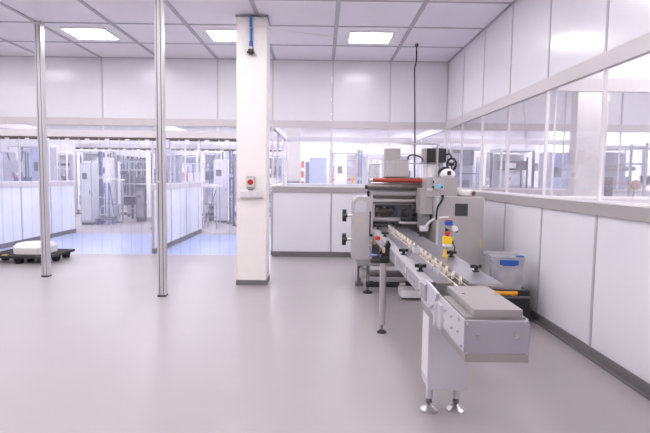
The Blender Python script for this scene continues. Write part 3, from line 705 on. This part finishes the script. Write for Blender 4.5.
# ------------------------------------------------------------------ the hall behind
def cabinet(x0, x1, y, h, label, name='control_cabinet', m='far_grey', d=.6, door='far_light', cat='cabinet', panel=True, group=None):
    t = thing(name, ((x0+x1)/2, y+d/2, 0), label, cat, group)
    part('body', t, m, box(x0, x1, y, y+d, .08, h, .012)); part('plinth', t, 'far_dark', box(x0+.02, x1-.02, y+.03, y+d-.02, 0, .08))
    dr = part('door', t, door, box(x0+.03, x1-.03, y-.012, y+.001, .14, h-.05, .004))
    part('handle', dr, 'far_dark', box(x1-.08, x1-.06, y-.03, y-.011, h*.5, h*.5+.12, .003))
    if panel: part('display', dr, 'far_dark', box(x0+.08, x0+.08+(x1-x0)*.4, y-.018, y-.011, h*.74, h*.84, .002))
    return t
def rack(x0, x1, y, h, label, n=4, m='far_grey', d=.6, boxes=(), name='storage_rack', group=None):
    t = thing(name, ((x0+x1)/2, y+d/2, 0), label, 'rack', group)
    for x in (x0, x1-.04):
        for yy in (y, y+d-.04): part('upright', t, m, box(x, x+.04, yy, yy+.04, 0, h))
    for i in range(n):
        z = .15+(h-.25)*i/(n-1); part('shelf', t, m, box(x0, x1, y, y+d, z, z+.03, .003))
    return t
def bin_(x0, x1, y0, y1, z0, z1, m, label, name='bin', cat='bin', group=None):
    t = thing(name, ((x0+x1)/2, (y0+y1)/2, z0), label, cat, group)
    part('body', t, m, box(x0, x1, y0, y1, z0, z1, .008)); part('rim', t, m, box(x0-.01, x1+.01, y0-.01, y1+.01, z1-.03, z1-.012, .004))
    return t
def dpost(x, y, h, label, w=.06):
    t = thing('machine_post', (x, y, 0), label, 'post')
    part('tube', t, 'far_dark', box(x-w, x-w*.2, y, y+.08, .03, h, .006)); part('tube', t, 'far_blue', box(x+w*.2, x+w, y, y+.08, .03, h, .006))
    part('base', t, 'far_dark', box(x-w-.08, x+w+.08, y-.08, y+.16, 0, .03)); part('joint', t, 'far_grey', box(x-w-.02, x+w+.02, y-.01, y+.09, h*.62, h*.66), box(x-w-.02, x+w+.02, y-.01, y+.09, h*.35, h*.37))
    return t
# left opening
cabinet(-7.62, -7.24, 16.0, 1.95, 'pale grey machine cabinet behind the curtain, just right of the low wall', d=.5)
dpost(-7.36, 16.9, 2.36, 'dark double post behind the curtain beside the grey cabinet')
cabinet(-8.06, -7.52, 18.2, 2.2, 'tall electrical cabinet behind the curtain near the blue ladder', m='far_light')
lt = thing('work_table', (-7.4, 17.6, 0), 'white topped work table behind the blue ladder', 'table')
part('top', lt, 'white', box(-7.85, -6.95, 17.3, 17.9, 1.40, 1.45, .006))
for x in (-7.8, -7.0):
    for yy in (17.35, 17.82): part('leg', lt, 'far_grey', box(x-.025, x+.025, yy-.025, yy+.025, 0, 1.40))
part('shelf', lt, 'far_grey', box(-7.8, -7.0, 17.33, 17.85, .6, .63))
ld = thing('step_ladder', (-7.2, 16.9, 0), 'blue step ladder behind the strip curtain', 'ladder')
for x in (-7.34, -7.02):
    part('rail', ld, 'far_blue', cyl((x, 16.7, 0), (x+(.09 if x < -7.2 else -.09), 16.95, 1.32), .022)); part('rear_rail', ld, 'far_blue', cyl((x, 17.2, 0), (x+(.09 if x < -7.2 else -.09), 16.97, 1.32), .018))
for i in range(4): part('tread', ld, 'far_light', box(-7.31+i*.02, -7.05-i*.02, 16.72+i*.055, 16.80+i*.055, .26+i*.28, .285+i*.28))
ca = thing('trolley', (-6.95, 16.25, 0), 'low trolley with blue wheels behind the strip curtain', 'trolley')
part('deck', ca, 'far_dark', box(-7.18, -6.72, 16.05, 16.45, .16, .20, .005)); part('handle', ca, 'far_grey', tube([(-7.16, 16.4, .2), (-7.16, 16.42, .55), (-6.74, 16.42, .55), (-6.74, 16.4, .2)], .015, k=2))
for x in (-7.13, -6.77):
    for yy in (16.1, 16.4): part('wheel', ca, 'far_blue', cyl((x-.02, yy, .08), (x+.02, yy, .08), .08))
rk = thing('palletizer', (-6.9, 18.9, 0), 'big dark framed machine with vertical rods behind the curtain', 'machine')
for x in (-7.44, -6.95, -6.47): part('upright', rk, 'far_dark', box(x, x+.06, 18.5, 18.56, 0, 2.3), box(x, x+.06, 19.4, 19.46, 0, 2.3))
part('roof', rk, 'far_light', prism([(-7.46, 2.30), (-6.39, 2.22), (-6.39, 2.42), (-7.46, 2.62)], 'y', 18.45, 19.5))
for i in range(22):
    x = -7.36+i*.042; part('rod', rk, random.choice(['far_dark', 'far_grey', 'far_dark', 'mgrey']), cyl((x, 18.6+.25*random.random(), random.uniform(.2, 1.0)), (x, 18.62+.25*random.random(), random.uniform(1.6, 2.15)), .014, n=8))
for z in (.35, .8, 1.25, 1.75, 2.05): part('crossbar', rk, 'far_grey', box(-7.42, -6.42, 18.49, 18.53, z, z+.05))
part('back_sheet', rk, 'far_grey', box(-7.42, -6.42, 19.3, 19.33, .1, 2.2)); part('drive_block', rk, 'far_dark', box(-7.3, -6.9, 18.6, 19.1, .5, .8, .01), box(-6.85, -6.55, 18.6, 19.0, 1.0, 1.5, .01))
tb = thing('tube_lamp', (-6.79, 17.0, 0), 'upright white tube lamp on a stand behind the strip curtain', 'lamp')
part('tube', tb, 'white', cyl((-6.79, 17, .62), (-6.79, 17, 2.02), .03)); part('pole', tb, 'far_grey', cyl((-6.79, 17, .03), (-6.79, 17, .62), .015)); part('base', tb, 'far_dark', cyl((-6.79, 17, 0), (-6.79, 17, .03), .13))
cabinet(-6.40, -6.09, 17.4, 1.10, 'waist high dark cabinet at the foot of the framed machine', m='far_dark', door='mgrey', d=.5)
dr = thing('door_panel', (-5.85, 17.6, 0), 'tall cream door panel behind the nearer aluminium post', 'door')
part('leaf', dr, 'column', box(-6.06, -5.62, 17.5, 17.62, .0, 2.46, .006)); hl = part('handle', dr, 'far_dark', box(-5.83, -5.72, 17.44, 17.5, 1.43, 1.46, .004)); part('hinge', dr, 'amber', box(-6.075, -6.058, 17.5, 17.55, .6, .7), box(-6.075, -6.058, 17.5, 17.55, 1.5, 1.6)); part('kick_plate', dr, 'seam', box(-6.05, -5.63, 17.485, 17.501, .0, .14))
cabinet(-5.55, -4.98, 18.0, 1.9, 'wide pale cabinet behind the nearer aluminium post', m='far_light', d=.7)
# things behind the low wall on the left
chx = thing('folding_trestle', (-7.5, 12.5, 0), 'folded blue grey trestle leaning behind the left corridor window', 'trestle')
for a, b in (((-7.70, 2.10), (-7.50, 1.2)), ((-7.32, 2.15), (-7.52, 1.2)), ((-7.62, 1.2), (-7.44, .05)), ((-7.40, 1.2), (-7.62, .05))):
    part('bar', chx, 'far_blue', cyl((a[0], 12.5, a[1]), (b[0], 12.55, b[1]), .020, n=10))
part('seat', chx, 'far_grey', box(-7.68, -7.36, 12.45, 12.60, 1.62, 1.92, .01)); part('strap', chx, 'pinkbox', box(-7.6, -7.4, 12.44, 12.46, 1.52, 1.55))
cabinet(-7.30, -7.02, 12.8, 2.25, 'narrow blue grey cabinet behind the left corridor window', m='far_grey', d=.5, door='screenb')
cabinet(-8.6, -8.1, 13.0, 2.15, 'grey cabinet at the left edge behind the corridor window', m='far_grey', d=.5)
rack(-9.6, -8.75, 12.2, 2.3, 'open grey rack behind the far left corridor window')
# middle opening
dpost(-3.04, 17.0, 2.53, 'thick dark double post behind the curtain left of the column', w=.085)
cabinet(-3.70, -3.22, 17.3, 2.15, 'pale machine cabinet behind the curtain left of the dark post', m='far_light', d=.5)
wt = thing('feed_table', (-3.4, 15.6, 0), 'white feed table with thin steel legs behind the low wall', 'table')
part('top', wt, 'white', box(-3.62, -3.16, 15.3, 15.9, 1.24, 1.32, .006)); 
for x in (-3.58, -3.20):
    for yy in (15.35, 15.85): part('leg', wt, 'far_grey', box(x-.02, x+.02, yy-.02, yy+.02, 0, 1.24))
part('brace', wt, 'far_dark', cyl((-3.58, 15.35, .1), (-3.20, 15.35, 1.2), .014), cyl((-3.58, 15.35, .35), (-3.2, 15.35, .35), .014), cyl((-3.58, 15.35, .75), (-3.2, 15.35, .75), .014))
lm = thing('low_machine', (-3.5, 18.3, 0), 'boxy machine with dark rollers low behind the feed table', 'machine')
part('body', lm, 'far_grey', box(-4.1, -3.30, 18.1, 18.7, .12, .62, .01)); part('hopper', lm, 'far_light', box(-3.9, -3.45, 18.1, 18.5, .62, 1.05, .01)); part('roller', lm, 'far_dark', cyl((-4.05, 18.06, .5), (-3.35, 18.06, .5), .06), cyl((-4.05, 18.06, .25), (-3.35, 18.06, .25), .06)); part('base', lm, 'far_dark', box(-4.15, -3.25, 18.05, 18.75, 0, .12))
rack(-4.9, -4.15, 17.4, 2.1, 'pale rack of cartons behind the low wall, right of the tall post', m='far_light')
for i in range(3):
    for j in range(3):
        bin_(-4.84+.22*i, -4.66+.22*i, 17.45, 17.8, .181+.617*j, .46+.617*j, ['far_light', 'pinkbox', 'white'][(i+2*j) % 3], 'carton on the pale rack behind the low wall', 'carton', 'carton', 'cartons on the pale rack')
# behind the back window
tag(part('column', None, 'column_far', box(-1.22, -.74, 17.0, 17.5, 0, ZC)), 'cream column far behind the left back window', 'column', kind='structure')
bin_(-1.06, -.68, 15.0, 15.4, 0, 1.47, 'far_dark', 'dark waste bin behind the left back window', 'waste_bin', 'bin')
orr = rack(-.82, -.60, 18.0, 2.35, 'narrow rack of orange bins behind the left back window', n=7, m='far_light', d=.4)
for z in (1.231, 1.581, 1.931):
    bin_(-.76, -.66, 18.0, 18.3, z, z+.22, 'binred', 'orange bin on the narrow rack behind the left back window', 'orange_bin', 'bin', 'orange bins')
scn = thing('folding_screen', (-.2, 18.0, 0), 'pale blue screen panel with dark blue edge behind the left back window', 'screen')
part('sheet', scn, 'screenb', box(-.47, .13, 18.0, 18.04, .25, 2.28, .01)); part('edge_panel', scn, 'far_blue', box(-.60, -.475, 17.98, 18.04, .1, 2.12, .006)); part('frame', scn, 'white', *frame_xz(-.60, .20, 2.28, 2.40, 17.98, 18.06, .03), box(.13, .17, 17.98, 18.06, 0, 2.28))
part('foot', scn, 'far_dark', box(-.55, -.5, 17.8, 18.3, 0, .06), box(.12, .18, 17.8, 18.3, 0, .06))
dpost(.245, 15.9, 2.45, 'slim clamp post behind the seam of the back windows', w=.045)
cabinet(.42, .80, 17.0, 2.34, 'white machine cabinet behind the middle back window', m='white', door='white', d=.5)
sx = rack(.84, 1.20, 17.8, 2.28, 'small grey instrument rack left of the dark post behind the middle window', n=5, d=.4)
for z in (.688, 1.196, 1.703): bin_(.90, 1.12, 17.85, 18.1, z, z+.22, 'far_grey', 'grey instrument on the small rack behind the middle window', 'instrument', 'instrument', 'instruments on the small rack')
bin_(1.0, 1.07, 17.55, 17.62, 0, 1.62, 'orange', 'thin orange marker stand behind the middle back window', 'marker_stand', 'stand')
dpost(1.17, 16.0, 2.46, 'dark double post behind the middle back window', w=.075)
rack(1.42, 2.02, 16.5, 2.3, 'open steel rack directly behind the machine', n=5, d=.5)
for i, m in enumerate(('screenb', 'far_light', 'far_dark')): bin_(1.48+.165*i, 1.62+.165*i, 16.55, 16.85, 1.206, 1.50, m, ['pale blue', 'light grey', 'black'][i]+' case on the open steel rack behind the machine', 'case', 'case')
cabinet(2.6, 3.3, 16.8, 2.2, 'pale cabinet behind the back right corner', m='far_light', d=.6)
# behind the right windows
r1 = rack(4.25, 5.10, 17.0, 2.55, 'shelf of reddish boxes far behind the right windows', n=5, m='far_light', d=.5)
for j in range(4):
    for i in range(4):
        bin_(4.31+.19*i, 4.47+.19*i, 17.03, 17.4, .181+.575*j, .181+.575*j+.22, ['pinkbox', 'white', 'pinkbox', 'far_light'][(i+j) % 4], 'box on the shelf far behind the right windows', 'shelf_box', 'box', 'boxes on the far shelf')
dpost(5.575, 17.0, 2.5, 'dark double post far behind the right windows', w=.095)
cabinet(6.35, 6.62, 18.0, 2.6, 'bright white locker far behind the right windows', m='white', door='white', d=.4)
cabinet(6.9, 7.5, 16.8, 2.55, 'tall pale cabinet far behind the right windows', m='far_light', d=.6)
rack(3.1, 3.9, 15.2, 2.2, 'grey rack behind the back pane of the side room', m='far_grey', d=.5)
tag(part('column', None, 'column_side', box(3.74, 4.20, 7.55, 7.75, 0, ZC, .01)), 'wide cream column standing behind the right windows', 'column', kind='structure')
cabinet(5.35, 5.92, 12.0, 2.25, 'blue grey machine cabinet behind the right windows left of the wide column', m='far_grey', door='screenb', d=.6)
cabinet(5.0, 5.16, 9.0, 1.67, 'slim dark cabinet behind the right windows, right of the wide column', m='far_dark', door='far_dark', d=.3, panel=False)
rs = rack(5.9, 6.75, 9.3, 2.3, 'grey framed rack behind the rightmost window', n=4, d=.5)
fan = thing('floor_fan', (5.53, 9.0, 0), 'round brown disc fan on a stand behind the rightmost window', 'fan')
part('disc', fan, 'brown', lathe([(.04, -.03), (.085, -.02), (.085, .02), (.04, .03)], (5.53, 8.95, 1.53), axis='y', n=24)); part('hub', fan, 'far_dark', cyl((5.53, 8.915, 1.53), (5.53, 8.93, 1.53), .025))
part('pole', fan, 'far_grey', cyl((5.53, 9.0, .03), (5.53, 8.99, 1.5), .015)); part('base', fan, 'far_dark', cyl((5.53, 9.0, 0), (5.53, 9.0, .03), .14))
bin_(6.0, 6.25, 9.33, 9.6, 1.547, 1.70, 'far_dark', 'black crate on the grey rack behind the rightmost window', 'crate', 'crate')

# row of big framed machines along the end of the hall
def framed_machine(x0, x1, y, h, label, seed, dark=.3):
    rnd = random.Random(seed)
    t = thing('framed_machine', ((x0+x1)/2, y+.4, 0), label, 'machine')
    w_ = x1-x0
    for x in (x0, x1-.05):
        for yy in (y, y+.75): part('upright', t, rnd.choice(['far_dark', 'far_grey', 'far_light']), box(x, x+.05, yy, yy+.05, 0, h))
    part('top_beam', t, 'far_light', box(x0, x1, y, y+.8, h, h+.08, .006)); part('base', t, 'far_dark', box(x0-.02, x1+.02, y-.02, y+.82, 0, .05))
    part('back_sheet', t, rnd.choice(['far_grey', 'far_light', 'far_light', 'far_grey']), box(x0+.05, x1-.05, y+.7, y+.73, .08, h-.05))
    z = .12
    while z < h-.35:
        hh = rnd.uniform(.22, .55)
        a = x0+.07+rnd.random()*w_*.25; b = x1-.07-rnd.random()*w_*.3
        k = rnd.choice(['block', 'guard_panel', 'roller', 'pipe', 'block', 'guard_panel'])
        if k == 'block':
            q = part('drive_block', t, rnd.choice(['far_grey', 'far_dark', 'far_light', 'mgrey']), box(a, b, y+.15, y+.6, z, z+hh*.8, .012))
            part('cover', q, rnd.choice(['far_light', 'far_dark', 'white']), box(a+.05, (a+b)/2, y+.13, y+.151, z+.04, z+hh*.6, .004))
        elif k == 'guard_panel':
            q = part('guard_panel', t, rnd.choice(['far_light', 'far_light', 'white']), box(a, b, y+.02, y+.045, z, z+hh*.85, .004))
            part('label_plate', q, rnd.choice(['pinkbox', 'far_dark', 'far_blue', 'orange']), box(a+.06, a+.06+.12, y+.012, y+.021, z+hh*.4, z+hh*.6))
        elif k == 'roller':
            part('roller', t, rnd.choice(['far_dark', 'steel_d', 'pinkbox']), cyl((x0+.05, y+.3, z+.08), (x1-.05, y+.3, z+.08), .055)); part('crossbar', t, 'far_grey', box(x0+.05, x1-.05, y, y+.04, z+.16, z+.2)); hh = .26
        else:
            part('pipe', t, rnd.choice(['far_dark', 'far_blue', 'steel']), cyl((a, y+.1, z), (a, y+.1, min(h, z+hh*2)), .025)); part('crossbar', t, 'far_dark', box(x0+.05, x1-.05, y, y+.04, z, z+.035)); hh *= .5
        z += hh+.05
    for q in range(3):
        x = x0+.1+rnd.random()*(w_-.25); part('rod', t, rnd.choice(['far_dark', 'far_grey', 'far_blue']), box(x, x+.035, y-.01, y+.02, .3+rnd.random()*.5, h-.1-rnd.random()*.4))
    return t
for k, (x0, x1, y, h, lab) in enumerate([
    (-11.3, -10.1, 20.2, 2.4, 'framed machine at the end of the hall, leftmost behind the low wall'),
    (-9.9, -8.75, 20.4, 2.5, 'framed machine at the end of the hall behind the left cabinet'),
    (-8.6, -7.65, 20.2, 2.5, 'framed machine at the end of the hall behind the blue ladder'),
    (-7.5, -6.2, 20.6, 2.6, 'framed machine at the end of the hall behind the dark rod machine'),
    (-6.05, -5.0, 20.3, 2.4, 'framed machine at the end of the hall behind the cream door panel'),
    (-4.85, -4.2, 20.2, 2.5, 'framed machine at the end of the hall behind the carton rack'),
    (-4.05, -2.8, 20.5, 2.55, 'framed machine at the end of the hall behind the low roller machine'),
    (-2.6, -1.5, 20.2, 2.4, 'framed machine at the end of the hall hidden partly by the room column'),
    (.3, 1.35, 20.3, 2.55, 'framed machine at the end of the hall behind the middle back window'),
    (1.5, 2.7, 20.2, 2.5, 'framed machine at the end of the hall behind the wrapping machine top'),
    (2.85, 4.0, 20.4, 2.55, 'framed machine at the end of the hall behind the black motor'),
    (4.15, 5.3, 20.3, 2.5, 'framed machine at the end of the hall behind the reddish shelf boxes'),
    (5.45, 6.6, 20.5, 2.6, 'framed machine at the end of the hall behind the far dark post'),
    (6.8, 8.0, 20.2, 2.5, 'framed machine at the end of the hall, rightmost behind the windows'),
    (-5.05, -4.35, 15.0, 2.25, 'nearer framed machine hidden partly by the tall aluminium post'),
    (-2.85, -2.2, 16.2, 2.3, 'nearer framed machine just left of the cream room column'),
    (-9.4, -8.3, 15.2, 2.4, 'nearer framed machine behind the corridor windows on the left'),
    (2.75, 3.85, 12.2, 2.3, 'nearer framed machine behind the side room back pane'),
    (4.4, 5.25, 12.6, 2.3, 'framed machine left of the blue grey cabinet behind the right windows'),
    (6.3, 7.6, 12.0, 2.35, 'framed machine right of the wide column behind the right windows')]):
    framed_machine(x0, x1, y, h, lab, 40+k)

# ------------------------------------------------------------------ camera, world, view
cd = bpy.data.cameras.new('camera'); cam = bpy.data.objects.new('camera', cd); C.objects.link(cam)
cd.sensor_width = 36; cd.sensor_fit = 'HORIZONTAL'; cd.lens = 507.326*36/650; cd.clip_start = .05; cd.clip_end = 100
pi_, ya, ro = math.radians(4.4356), math.radians(.324), math.radians(.7021)
fw = Vector((math.sin(ya)*math.cos(pi_), math.cos(ya)*math.cos(pi_), -math.sin(pi_)))
rt = Vector((math.cos(ya), -math.sin(ya), 0)); up = rt.cross(fw)
r2 = rt*math.cos(ro)+up*math.sin(ro); u2 = up*math.cos(ro)-rt*math.sin(ro)
mw = Matrix((( r2.x, u2.x, -fw.x, 0), (r2.y, u2.y, -fw.y, 0), (r2.z, u2.z, -fw.z, 1.6), (0, 0, 0, 1)))
cam.matrix_world = mw
S.camera = cam
w = bpy.data.worlds.new('world'); S.world = w; w.use_nodes = True
w.node_tree.nodes['Background'].inputs['Color'].default_value = (.9, .9, 1, 1); w.node_tree.nodes['Background'].inputs['Strength'].default_value = .4
S.view_settings.view_transform = 'Standard'; S.view_settings.look = 'None'; S.view_settings.gamma = 1; S.view_settings.exposure = 0.16
S.view_settings.use_curve_mapping = False
S.cycles.transparent_max_bounces = 24
S.cycles.max_bounces = 10; S.cycles.diffuse_bounces = 5
